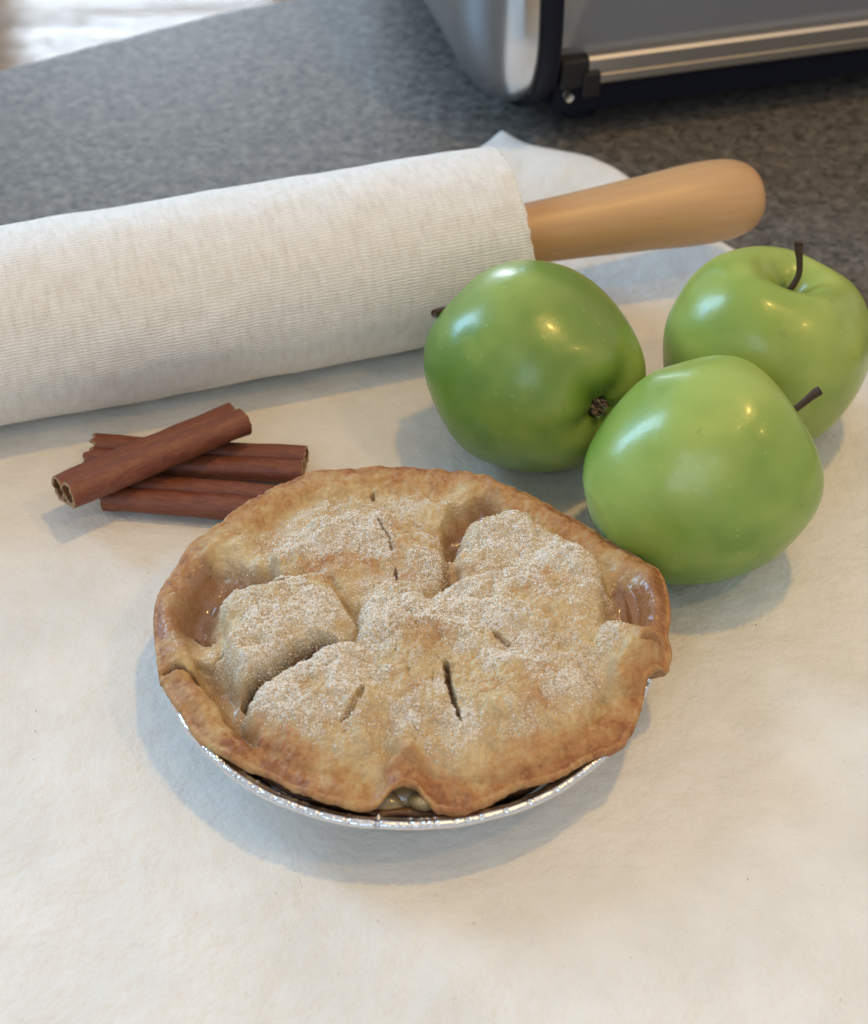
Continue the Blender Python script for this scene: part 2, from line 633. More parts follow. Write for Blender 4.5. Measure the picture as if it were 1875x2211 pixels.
# soft creases in open areas
def crease(x, y, a, b, wd, h):
    a = np.array(a[:2]); b = np.array(b[:2])
    d = b - a
    L = np.linalg.norm(d)
    d /= L
    u = (x - a[0]) * d[0] + (y - a[1]) * d[1]
    vv = -(x - a[0]) * d[1] + (y - a[1]) * d[0] + 0.8 * np.sin(u / 5)
    env = sstep(0, L * .3, u) * (1 - sstep(L * .7, L, u))
    return h * np.exp(-(vv / wd) ** 2) * env
for a, b, wd, h in [((1330, 1860), (1480, 1940), 1.1, .30), ((190, 1350), (270, 1440), 2.0, .35), ((120, 1290), (230, 1330), 2.0, .3),
                    ((0, 1760), (60, 1850), 3.0, -.35), ((200, 1570), (260, 1620), 1.5, .3), ((260, 1900), (360, 1930), 1.6, .3),
                    ((560, 1960), (700, 1900), 3, .25), ((1500, 1600), (1680, 1500), 5, .3)]:
    z = z + crease(x, y, at(*a), at(*b), wd, h)
z = z + 5.5 * np.exp(-((s_ - 50) / 30) ** 2) * np.exp(-(t_ / 16) ** 2)
z = z + 2.5 * np.exp(-(s_ / 8) ** 2 - (t_ / 8) ** 2)
z = z + 1.2 * np.exp(-((s_ - 118) / 14) ** 2) * np.exp(-(t_ / 10) ** 2)
V = np.stack([x, y, z], -1).reshape(-1, 3)
o = mesh('pastry_cloth', V, grid_faces(len(sv), len(tv))[:, ::-1], M_cloth)
sm = o.modifiers.new('thickness', 'SOLIDIFY')
sm.thickness = 0.6 * S
sm.offset = -1
tag(o, 'cream white pastry cloth spread flat on the grey countertop under everything else', 'cloth')

# ------------------------------------------------------------------ rolling pin
PA = np.array([-150.0, 151.0])
ang = math.atan2(242 - 151, 136 + 150)
RP = 35.3
root = empty('rolling_pin', (PA[0], PA[1], RP), (0, 0, ang))
tag(root, 'wooden rolling pin in a cream ribbed cotton sleeve, lying behind the cinnamon sticks and apples', 'rolling pin')
L0, L1 = -140.0, 195.0
nx, na = 520, 360
xs = np.linspace(L0, L1, nx)
th = np.linspace(-np.pi, np.pi, na, endpoint=False)
X, T = np.meshgrid(xs, th, indexing='ij')
R = RP - 0.5 + 0.65 * fbm(X / 34, np.cos(T) * 1.5, np.sin(T) * 1.5, seed=21, octv=3)
endp = sstep(L1 - 9, L1, X)
X2 = X + endp * (0.45 * noise(np.cos(T) * 22, np.sin(T) * 22, seed=3) + 1.2 * noise(np.cos(T) * 3, np.sin(T) * 3, seed=4))
R = R - endp * (0.6 + 0.5 * noise(np.cos(T) * 5, np.sin(T) * 5, seed=8))
V = np.stack([X2, -np.sin(T) * R, np.cos(T) * R], -1).reshape(-1, 3)
o = mesh('cotton_sleeve', V, grid_faces(nx, na, False, True), M_sleeve, root,
         attrs={'along': X.ravel(), 'arc': (T * RP).ravel()})
sm = o.modifiers.new('thickness', 'SOLIDIFY')
sm.thickness = 0.9 * S
sm.offset = -1
tag(o, 'cream ribbed cotton sleeve')
# frayed threads along the sleeve's hem
Vs, Fs, off = [], [], 0
for k in range(70):
    t0 = rng.uniform(-1.9, 1.9)
    ln = rng.uniform(.8, 2.4)
    p0 = np.array([L1 - 1.0, -math.sin(t0) * (RP - 1.0), math.cos(t0) * (RP - 1.0)])
    dv = np.array([1, rng.uniform(-.6, .6), rng.uniform(-.5, .3)]) * ln
    vv, ff = tube([p0, p0 + dv * .6 + rng.uniform(-.2, .2, 3), p0 + dv], [.14, .11, .05], 4)
    Vs.append(vv)
    Fs += [f + off for f in ff]
    off += len(vv)
tag(mesh('frayed_thread', np.concatenate(Vs), Fs, M_sleeve, root), kind='stuff')
Rb = RP - 2.0
V, F = lathe([(0, L0 + 4), (Rb - 3, L0 + 4), (Rb, L0 + 7), (Rb, L1 - 10), (Rb - 3, L1 - 7), (14, L1 - 6), (0, L1 - 6)], 96)
V = V[:, [2, 0, 1]]
mesh('barrel', V, F, M_wood, root)
hp = spline([(11.6, L1 - 8), (11.8, L1 + 2), (11.9, L1 + 12), (12.8, L1 + 30), (14.6, L1 + 58), (16.0, L1 + 76), (16.2, L1 + 88), (15.2, L1 + 97),
             (12.0, L1 + 104.0), (6.5, L1 + 107.5), (0.01, L1 + 108.3)], 70)
V, F = lathe(hp, 96)
V = V[:, [2, 0, 1]]
mesh('handle', V, F, M_wood, root)
V2 = V.copy()
V2[:, 0] = L0 + L1 - V2[:, 0]
mesh('handle', V2, F[:, ::-1], M_wood, root)


# ------------------------------------------------------------------ apples
PROF = [(0.0, .60), (.06, .61), (.13, .68), (.21, .80), (.33, .895), (.48, .92), (.68, .83), (.86, .60), (.975, .28), (1.0, 0.0), (.965, -.28), (.87, -.54),
        (.73, -.75), (.56, -.88), (.41, -.925), (.28, -.90), (.17, -.83), (.08, -.79), (0.0, -.78)]


def spline_fix(a):
    return np.maximum(a, 0)


def apple(mat, centre, R, axis, label, stem_pts, seed, taper=0.0, fill=0.0, lobes=.03, sq=1.0, shoulder=0.0, sh_dir=0.0, spin=0.0, marks=()):
    p = spline(PROF, 150)
    n = 260
    th = np.linspace(0, 2 * np.pi, n, endpoint=False)
    k_ = (p[:, 1] < -.8) & (p[:, 0] < .58)
    p[k_, 1] = p[k_, 1] * (1 - fill) + fill * (-.875 - .13 * (1 - (p[k_, 0] / .58) ** 2))
    p[:, 0] = spline_fix(p[:, 0])
    r = np.repeat(p[:, :1], n, 1)
    z = np.repeat(p[:, 1:2], n, 1)
    T = np.repeat(th[None], len(p), 0)
    low = sstep(0.2, -.9, z)
    hi = sstep(0.3, .95, z)
    r = r * (1 - taper * low * 0.9 * sstep(0, 1, r + .3))
    r = r * (1 + lobes * np.cos(5 * T + seed) * low * 1.2 + lobes * .6 * np.cos(5 * T + seed * 2.1) * hi)
    z = z * sq + lobes * 1.1 * np.cos(5 * T + seed) * low * np.minimum(r * 2, 1)
    mark = np.zeros_like(z)
    ax = Vector(axis).normalized()
    M = Vector((0, 0, 1)).rotation_difference(ax).to_matrix() @ Matrix.Rotation(spin, 3, 'Z')
    lc = M.transposed() @ Vector((-.1, -.75, .65))
    sh_dir = math.atan2(lc.y, lc.x)
    z = z + shoulder * np.cos(T - sh_dir) * r * sstep(-.1, .9, z)
    x_, y_ = r * np.cos(T), r * np.sin(T)
    d = 0.035 * fbm(x_ * 1.1, y_ * 1.1, z * 1.1, seed=seed * 13, octv=2)
    x_, y_, z = x_ * (1 + d), y_ * (1 + d * .8), z * (1 + d)
    V = np.stack([x_, y_, z], -1).reshape(-1, 3) * R
    cav = sstep(.80, .63, (z / sq)) * sstep(.24, .10, r) * (p[:, 1:2] > 0) * 0.6 + (p[:, 1:2] < 0) * sstep(.20, .10, r) * .9
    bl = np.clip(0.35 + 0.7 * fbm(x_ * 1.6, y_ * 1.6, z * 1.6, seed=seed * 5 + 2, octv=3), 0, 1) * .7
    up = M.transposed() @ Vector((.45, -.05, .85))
    bl = np.clip(bl + .32 * (x_ * up.x + y_ * up.y + z * up.z), 0, 1)  # random blush, plus light from above put into the skin colour
    Mn = np.array(M)
    W = V @ Mn.T
    zmin = W[:, 2].min()
    for mx, my, sz in marks:                    # small brown scars, found where the photograph shows them
        d_ = (at(mx, my, 0) - CAM)
        d_ /= np.linalg.norm(d_)
        oc = np.array([centre[0], centre[1], -zmin + .3]) - CAM
        b_ = oc @ d_
        hit = CAM + d_ * (b_ - math.sqrt(max(0, b_ * b_ - oc @ oc + (R * .97) ** 2)))
        dd = np.linalg.norm(W + np.array([centre[0], centre[1], -zmin + .3]) - hit, axis=1).reshape(cav.shape)
        dd = dd + .8 * noise(x_ * 9, y_ * 9, z * 9, seed=3) * sz / 2
        mark = np.maximum(mark, sstep(sz * 1.2, sz * .6, dd))
    rt = empty('green_apple', (centre[0], centre[1], -zmin + 0.3))
    rt.rotation_mode = 'QUATERNION'
    rt.rotation_quaternion = M.to_quaternion()
    tag(rt, label, 'apple', 'green apples beside the pie')
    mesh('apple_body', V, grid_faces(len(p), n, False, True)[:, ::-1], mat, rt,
         attrs={'scar': mark.ravel(), 'cav': cav.ravel(), 'blush_toplit': bl.ravel()})
    # stem points: given in world mm relative to the apple centre, rotated into local
    sp = np.array(stem_pts, float)
    loc = sp @ Mn
    base = np.array([[0, 0, .57 * R * sq], [0, 0, .66 * R * sq]])
    P = spline(np.vstack([base, loc]), 18)
    rad = np.full(18, 1.15)
    rad[-4:] = [1.2, 1.4, 1.65, 1.5]
    rad[:3] = [1.4, 1.2, 1.05]
    P[-3:] += rng.uniform(-.15, .15, (3, 3))
    v_, f_ = tube(P, rad, 10)
    mesh('stem', v_, f_, M_stem, rt)
    # calyx: dry sepals in the blossom end
    Vs, Fs, off = [], [], 0
    for k in range(7):
        a = 2 * math.pi * k / 7 + seed
        ca, sa = math.cos(a), math.sin(a)
        pts = [(.02, -.78), (.065, -.835), (.10 + .02 * (k % 3), -.875), (.07 + .05 * (k % 2), -.93)]
        P = [(R * q_[0] * ca, R * q_[0] * sa, R * q_[1] * sq) for q_ in pts]
        v_, f_ = tube(spline(P, 8), [1.5, 1.5, 1.4, 1.2, 1.0, .8, .5, .2], 6)
        Vs.append(v_ * [.72, .72, 1])
        Fs += [f + off for f in f_]
        off += len(v_)
    mesh('calyx', np.concatenate(Vs), Fs, M_calyx, rt)
    return rt


apple(M_appleA, (45.0, 122.5), 37.2, (-.60, .78, -.10),
      'deep green apple with its blossom end facing front, leftmost of the three apples',
      [(-26, 22, 10), (-35.8, 14, 14)], 3, taper=.10, fill=.42, lobes=.022, sq=1.0, spin=.4)
apple(M_appleB, (95.8, 66.6), 37.6, (.84, .27, .45),
      'light green apple lying on its side nearest the pie, its stem pointing right',
      [(31, 17, 12.5), (41, 21.5, 19)], 5, taper=.13, lobes=.010, sq=.98, shoulder=.15, spin=1.1, fill=1.0, marks=[(1556, 898, .8), (1290, 790, .6)])
apple(M_appleC, (126.2, 135), 37.2, (.22, .10, .95),
      'yellow-green apple standing upright with stem and dimple on top, at the back right',
      [(9.5, 4.5, 31), (8, 6, 43)], 8, taper=.10, lobes=.02, sq=.96, spin=.9, marks=[(1436, 549, 1.6), (1605, 742, .6)])

# ------------------------------------------------------------------ cinnamon sticks


def quill(name, a, b, roll, scale, seed, label, lens=(0, 0)):
    a = np.array(a, float)
    b = np.array(b, float)
    L = np.linalg.norm(b - a)
    def half(sgn):
        pts = []
        for t in np.linspace(-90, 350, 50):
            rr = 3.2 if t < 150 else 3.2 - (t - 150) / 200 * .95
            an = math.radians(t)
            pts.append((sgn * (3.15 + rr * math.cos(an)), rr * math.sin(an)))
        return pts
    cl = half(-1)[::-1] + half(1)[1:]
    cl = np.array(cl) * scale
    n = len(cl)
    tg = np.gradient(cl, axis=0)
    tg /= np.linalg.norm(tg, axis=1)[:, None] + 1e-9
    nr = np.stack([-tg[:, 1], tg[:, 0]], -1)
    th = 0.46
    loop = np.concatenate([cl + nr * th, (cl - nr * th)[::-1]])
    m_ = len(loop)
    arc = np.concatenate([[0], np.cumsum(np.linalg.norm(np.diff(loop, axis=0), axis=1))])
    inner = np.concatenate([np.ones(n), np.zeros(n)])
    k = 60
    xs = np.concatenate([[0, .35], np.linspace(1.2, L - 1.2, k - 4), [L - .35, L]])
    X, J = np.meshgrid(xs, np.arange(m_), indexing='ij')
    U = loop[:, 0][None] * (1 + .05 * noise(X / 18, X * 0 + .5, seed=seed)) + 0.25 * noise(X / 9, loop[:, 0][None] / 3 + 0 * X, seed=seed + 1)
    W = loop[:, 1][None] * (1 + .07 * noise(X / 15, X * 0 + 2.5, seed=seed + 2)) + 0.25 * noise(X / 8, loop[:, 0][None] / 2.5 + 0 * X, seed=seed + 3)
    jag = noise(loop[:, 0] * .8, loop[:, 1] * .8, seed=seed + 4) * 0.9
    X = X + jag[None] * (sstep(4, 0, X) * lens[0] + sstep(L - 4, L, X) * lens[1] + .5 * sstep(3, 0, X) - .5 * sstep(L - 3, L, X))
    U = U + 0.9 * np.sin(X / L * math.pi + seed) * .5
    V = np.stack([X, U, W], -1).reshape(-1, 3)
    F = [grid_faces(k, m_, False, True)]
    # end caps: strip quads joining the inside and outside of the bark
    cap = []
    for e, fl in ((0, 1), (k - 1, 0)):
        for i in range(n - 1):
            q = (e * m_ + i, e * m_ + i + 1, e * m_ + m_ - 2 - i, e * m_ + m_ - 1 - i)
            cap.append(q if fl else q[::-1])
    F.append(np.array(cap))
    o = mesh(name, V, F, M_bark, attrs={'along': X.ravel(), 'arc': np.repeat(arc[None], k, 0).ravel() + seed * 3,
                                        'inner': np.repeat(inner[None], k, 0).ravel() * .8,
                                        'tip': np.repeat(((np.arange(k) < 1) | (np.arange(k) > k - 2)).astype(float)[:, None], m_, 1).ravel()})
    xd = Vector(b - a).normalized()
    zd = Vector((0, 0, 1))
    yd = zd.cross(xd).normalized()
    zd = xd.cross(yd)
    M3 = Matrix((xd, yd, zd)).transposed() @ Matrix.Rotation(roll, 3, 'X')
    o.matrix_world = Matrix.Translation(Vector(a) * S) @ M3.to_4x4()
    tag(o, label, 'cinnamon stick', 'cinnamon sticks stacked left of the pie')
    return o


quill('cinnamon_stick', at(128, 1000, 16.5), at(487, 850, 17.5), -.32, 1.40, 31,
      'cinnamon stick lying crosswise on top of the other two')
quill('cinnamon_stick', at(187, 919, 5.6), at(620, 944, 5.6), .05, 1.22, 41,
      'lower cinnamon stick nearer the rolling pin, its right end free on the cloth', (2, 0))
quill('cinnamon_stick', at(215, 1000, 5.6), at(615, 1028, 5.6), -.05, 1.22, 51,
      'lower cinnamon stick nearer the viewer, its right end behind the pie crust')

# ------------------------------------------------------------------ foil pan
pan = empty('foil_pie_pan', (1.2, 6.2, 0))
tag(pan, 'shiny round aluminium foil pan holding the small pie', 'pie pan')
crng = np.random.RandomState(4)
cr_th = np.sort(crng.uniform(0, 2 * np.pi, 130))
cr_h = crng.uniform(.25, 1.0, 130)


def crimps(T):
    r = np.zeros_like(T)
    for c_, h_ in zip(cr_th, cr_h):
        d = (T - c_ + np.pi) % (2 * np.pi) - np.pi
        r += h_ * np.exp(-(d / .0065) ** 2)
    return r


NP_ = 1440


def m_wall(r, z, T):
    k = sstep(2, 8, z) * (1 - sstep(19.5, 21, z))
    r = r + k * (0.45 * np.sin(T * 110) + .25 * noise(T * 18, z / 6, seed=3)) + .4 * noise(np.cos(T) * 2, np.sin(T) * 2, seed=9)
    return r, z + .3 * noise(np.cos(T) * 2.3, np.sin(T) * 2.3, seed=19) * sstep(5, 20, z)


zz = np.linspace(0.6, 20.8, 24)
V, F = lathe([(58 + (71.9 - 58) * (q / 20.8) ** 0.9, q) for q in zz], NP_, m_wall)
o = mesh('pan_wall', V, F, M_foil, pan)
V, F = lathe([(0.01, .55), (20, .5), (40, .55), (54, .5), (57, .45), (58.1, .62)], 360, None)
mesh('pan_base', V, F, M_foil, pan)


def m_rim(r, z, T):
    c_ = crimps(T)
    wz = .45 * noise(np.cos(T) * 2.3, np.sin(T) * 2.3, seed=19) + .25 * noise(np.cos(T) * 9, np.sin(T) * 9, seed=29)
    wr = .4 * noise(np.cos(T) * 2, np.sin(T) * 2, seed=9) + .25 * noise(np.cos(T) * 12, np.sin(T) * 12, seed=39)
    fine = .05 * noise(T * 260, z * 1.5, seed=6)
    return r + wr - .55 * c_ + fine, z + wz - .75 * c_ * sstep(72, 74.5, r) + fine


rp = [(71.8, 20.7), (72.0, 21.4), (72.8, 21.7), (73.6, 21.75)]
for a in np.linspace(110, -175, 18):
    rp.append((74.9 + 1.45 * math.cos(math.radians(a)), 21.5 + 1.35 * math.sin(math.radians(a))))
V, F = lathe(rp, NP_ * 2, m_rim)
mesh('rolled_rim', V, F, M_foil, pan)

# ------------------------------------------------------------------ pie
pie = empty('apple_pie', (0, 0, 0))
tag(pie, 'small round golden brown apple pie with sugared, slit and wavy crust', 'pie')

# outline of the top crust: (photo x, photo y, height of the edge)
OUT = [(690, 957, 27), (760, 950, 27), (850, 952, 27), (925, 962, 27), (958, 968, 28), (1000, 985, 27), (1080, 1012, 27), (1150, 1050, 27), (1210, 1085, 27),
       (1290, 1130, 27.5), (1335, 1160, 28.5), (1350, 1200, 28), (1353, 1250, 27), (1349, 1285, 26.5), (1356, 1325, 26.5), (1346, 1362, 25), (1312, 1384, 24.5),
       (1300, 1410, 25), (1286, 1470, 25), (1252, 1535, 24), (1190, 1557, 24.5), (1140, 1586, 24.5), (1080, 1605, 24.8),
       (1035, 1612, 24.6), (985, 1645, 23.6), (935, 1663, 23.4), (890, 1660, 23.6), (866, 1634, 26), (848, 1602, 29), (820, 1590, 30), (792, 1606, 29), (772, 1640, 25.5), (760, 1654, 23.8),
       (720, 1656, 23.4), (640, 1634, 23.8), (560, 1590, 24), (480, 1557, 24), (415, 1520, 24), (380, 1468, 24.5), (348, 1420, 25), (333, 1380, 26),
       (328, 1340, 26.5), (322, 1290, 26.5), (330, 1210, 26.5), (352, 1170, 27), (372, 1140, 27.5), (392, 1105, 27), (450, 1068, 26.5), (520, 1020, 26.5), (570, 985, 27), (640, 960, 27)]
o3 = np.array([[*at(a, b, c_ - (4.4 if b > 1400 else 0))[:2], c_] for a, b, c_ in OUT])
oth = np.arctan2(o3[:, 1], o3[:, 0])
orr = np.hypot(o3[:, 0], o3[:, 1])
od = np.argsort(oth)
oth, orr, oz = oth[od], orr[od], o3[od, 2]
oth3 = np.concatenate([oth - 2 * np.pi, oth, oth + 2 * np.pi])
orr3 = np.tile(orr, 3)
oz3 = np.tile(oz, 3)


def per(th, vals):
    v_ = np.interp(th, oth3, vals)
    return v_


NT = 1300
TH = np.linspace(-np.pi, np.pi, NT, endpoint=False)


def smooth_per(v_, k):
    ker = np.hanning(k + 2)[1:-1]
    ker /= ker.sum()
    vv = np.concatenate([v_[-k:], v_, v_[:k]])
    return np.convolve(vv, ker, 'same')[k:-k]


RT = smooth_per(per(TH, orr3), 17)
ZT = smooth_per(per(TH, oz3), 25)
RT = RT + 0.22 * fbm(np.cos(TH) * 14, np.sin(TH) * 14, seed=71, octv=4)


def seg_dist(x, y, P):
    """distance to a polyline in mm, plus position along it 0..1"""
    best = np.full(x.shape, 1e9)
    pos = np.zeros(x.shape)
    n = len(P) - 1
    for i in range(n):
        a, b = P[i], P[i + 1]
        d = b - a
        L2 = (d ** 2).sum()
        t = np.clip(((x - a[0]) * d[0] + (y - a[1]) * d[1]) / L2, 0, 1)
        dd = np.hypot(x - a[0] - t * d[0], y - a[1] - t * d[1])
        m_ = dd < best
        best = np.where(m_, dd, best)
        pos = np.where(m_, (i + t) / n, pos)
    return best, pos


def poly(pts, z):
    return np.array([at(a, b, z)[:2] for a, b in pts])


def inside(x, y, P):
    """signed: point in polygon"""
    c_ = np.zeros(x.shape, bool)
    n = len(P)
    for i in range(n):
        x1, y1 = P[i]
        x2, y2 = P[(i + 1) % n]
        cond = ((y1 > y) != (y2 > y)) & (x < (x2 - x1) * (y - y1) / (y2 - y1 + 1e-12) + x1)
        c_ ^= cond
    return c_


def blob(x, y, pts, z, edge_w, h, power=0.75):
    """raised lobe with the given outline: rises from the outline inwards over edge_w mm"""
    P = spline(poly(pts, z), len(pts) * 5, True)
    d, _ = seg_dist(x, y, np.vstack([P, P[:1]]))
    sd = np.where(inside(x, y, P), d, -d)
    t = np.clip((sd + 0.8) / edge_w, 0, 1)
    return h * np.sin(t * np.pi / 2) ** power, sd


def sample(G, x, y, half, n):
    fx = np.clip((x + half) / (2 * half) * (n - 1), 0, n - 1.001)
    fy = np.clip((y + half) / (2 * half) * (n - 1), 0, n - 1.001)
    i, j = fx.astype(int), fy.astype(int)
    a, b = fx - i, fy - j
    return (G[i, j] * (1 - a) * (1 - b) + G[i + 1, j] * a * (1 - b) + G[i, j + 1] * (1 - a) * b + G[i + 1, j + 1] * a * b)


def blur(G, sig):
    k = int(sig * 3) + 1
    t = np.arange(-k, k + 1)
    ker = np.exp(-t * t / (2 * sig * sig))
    ker /= ker.sum()
    G = np.pad(G, k, 'edge')
    G = np.apply_along_axis(lambda v_: np.convolve(v_, ker, 'valid'), 0, G)
    return np.apply_along_axis(lambda v_: np.convolve(v_, ker, 'valid'), 1, G)


HALF, NG = 92.0, 460


def macro():
    g_ = np.linspace(-HALF, HALF, NG)
    x, y = np.meshgrid(g_, g_, indexing='ij')
    wx = x + 1.7 * fbm(x / 9, y / 9, seed=81, octv=4, gain=.6)
    wy = y + 1.7 * fbm(x / 9 + 40, y / 9, seed=82, octv=4, gain=.6)
    z = np.zeros_like(x)
    cov = np.zeros_like(x)                      # lobes -> sugar
    # outline, z of the outline, shoulder width mm, height mm, (dx, dy) in which the lobe falls off, by how much
    LOBES = [
        # back left dome
        ([(560, 1095), (640, 1040), (770, 1032), (840, 1050), (905, 1100), (912, 1150), (860, 1195), (760, 1215), (650, 1190), (575, 1165), (545, 1135)], 33, 8, 6.0, (.1, -1), .35),
        # left dome over the big slit, high lip to the front
        ([(500, 1195), (560, 1160), (640, 1158), (678, 1182), (706, 1228), (704, 1276), (660, 1302), (620, 1316), (575, 1342), (505, 1388), (462, 1355), (445, 1280), (465, 1225)], 33, 8, 7.2, (-.3, 1), .12),
        # broad middle dome: steep at the back, running down to the front border
        ([(735, 1215), (800, 1195), (880, 1197), (950, 1160), (1040, 1140), (1130, 1150), (1215, 1175), (1238, 1230), (1228, 1310), (1215, 1400), (1190, 1470), (1100, 1530),
          (950, 1550), (820, 1530), (770, 1450), (735, 1350), (712, 1270)], 34, 9, 8.2, (.1, -1), .62),
        # back right dome
        ([(925, 1110), (980, 1048), (1060, 1028), (1130, 1058), (1195, 1110), (1225, 1160), (1180, 1210), (1060, 1200), (960, 1180), (918, 1150)], 33, 7, 6.4, (.3, -1), .25),
        # lump on its shoulder
        ([(1085, 1120), (1140, 1092), (1205, 1115), (1225, 1165), (1160, 1185), (1090, 1165)], 35, 6, 8.4, (.2, -1), .25),
        # lower left dome in front of the slit
        ([(498, 1398), (560, 1368), (640, 1325), (705, 1300), (770, 1340), (800, 1420), (760, 1500), (660, 1540), (570, 1520), (515, 1470)], 32, 9, 6.8, (.35, -1), .50),
        # lower right dome
        ([(940, 1360), (1000, 1338), (1100, 1335), (1150, 1365), (1160, 1430), (1120, 1480), (1020, 1490), (950, 1450)], 33, 7, 6.6, (.2, -1), .30),
        # right lobe running into the border
        ([(1165, 1330), (1225, 1290), (1300, 1275), (1345, 1300), (1340, 1350), (1280, 1390), (1200, 1400), (1160, 1370)], 31, 7, 5.2, (-.3, -1), .15),
    ]
    parts_ = [np.zeros_like(x)]
    for k, (pts, zz_, ew, h, (dx, dy), amt) in enumerate(LOBES):
        P = poly(pts, zz_)
        _, sd = blob(wx, wy, pts, zz_, ew, h)
        sd = blur(sd, 3.2)
        t = np.clip((sd + .2) / (ew * .85), 0, 1)
        dn = math.hypot(dx, dy)
        pr_ = (x * dx + y * dy) / dn
        pp = P @ np.array([dx, dy]) / dn
        fall = np.clip((pr_ - pp.min()) / (pp.max() - pp.min()), 0, 1)
        t2 = np.clip((sd + .2) / (ew * 2.3), 0, 1)
        parts_.append(1.5 * h * (.42 * np.sqrt(1 - (1 - t) ** 2) + .70 * np.sqrt(1 - (1 - t2) ** 2)) * (1 - amt * fall))
        cov = np.maximum(cov, sstep(-1.5, 4, sd))
    K_ = 1.1
    st_ = np.stack(parts_)
    z = z + np.log(np.exp(st_ * K_).sum(0) - (len(parts_) - 1)) / K_ - 0
    # smaller swellings on or near the border
    for (a, b, r1, r2, h) in [(478, 1110, 9, 6, 6.0), (372, 1335, 8, 7, 4.4), (1255, 1325, 11, 8, 5.8), (870, 1022, 10, 5, 2.6), (480, 1215, 5, 5, 2.6), (1200, 1200, 8, 8, 1.5),
                              (400, 1420, 11, 6, 2.0), (680, 1570, 6, 9, 1.2), (960, 1560, 5, 10, 1.4), (1180, 1480, 7, 8, 1.8), (985, 1000, 8, 4, 1.5)]:
        p = at(a, b, 28)
        z = z + h * np.exp(-(((wx - p[0]) / r1) ** 2 + ((wy - p[1]) / r2) ** 2) ** 1.3)
    glz = np.zeros_like(x)
    # sunken smooth hollows where the glaze pooled
    for pts, h, ew, g in [([(372, 1180), (420, 1130), (500, 1155), (560, 1150), (520, 1190), (460, 1225), (440, 1280), (420, 1300), (365, 1265)], -4.6, 6, 1.0),
                          ([(905, 1060), (935, 1022), (985, 1005), (1012, 1025), (985, 1060), (940, 1110), (905, 1150), (890, 1100)], -5.0, 5, 1.0),
                          ([(1228, 1180), (1262, 1168), (1300, 1190), (1320, 1225), (1300, 1262), (1240, 1272), (1228, 1230)], -3.6, 5, 1.0),
                          ([(395, 1345), (440, 1350), (480, 1400), (510, 1440), (525, 1490), (500, 1492), (455, 1450), (410, 1395)], -4.0, 4, .55),
                          ([(1195, 1340), (1240, 1380), (1215, 1430), (1180, 1400)], -1.5, 5, .1),
                          ([(720, 1560), (830, 1545), (900, 1580), (850, 1600), (770, 1605)], -1.2, 6, .1)]:
        hh, sd = blob(wx, wy, pts, 28, ew, 1.0, 1.0)
        z = z + 1.25 * h * hh * (1 - .75 * sstep(64, 72, np.hypot(x, y)))
        glz = np.maximum(glz, hh * g)
    p = at(1290, 1230, 27)
    glz = np.maximum(glz, .65 * np.exp(-(((x - p[0]) / 9) ** 2 + ((y - p[1]) / 14) ** 2)))
    p = at(385, 1250, 27)
    glz = np.maximum(glz, .8 * np.exp(-(((x - p[0]) / 7) ** 2 + ((y - p[1]) / 16) ** 2) ** 1.5))
    return blur(z, 1.2), blur(cov, 2.0), blur(glz, 2.0)


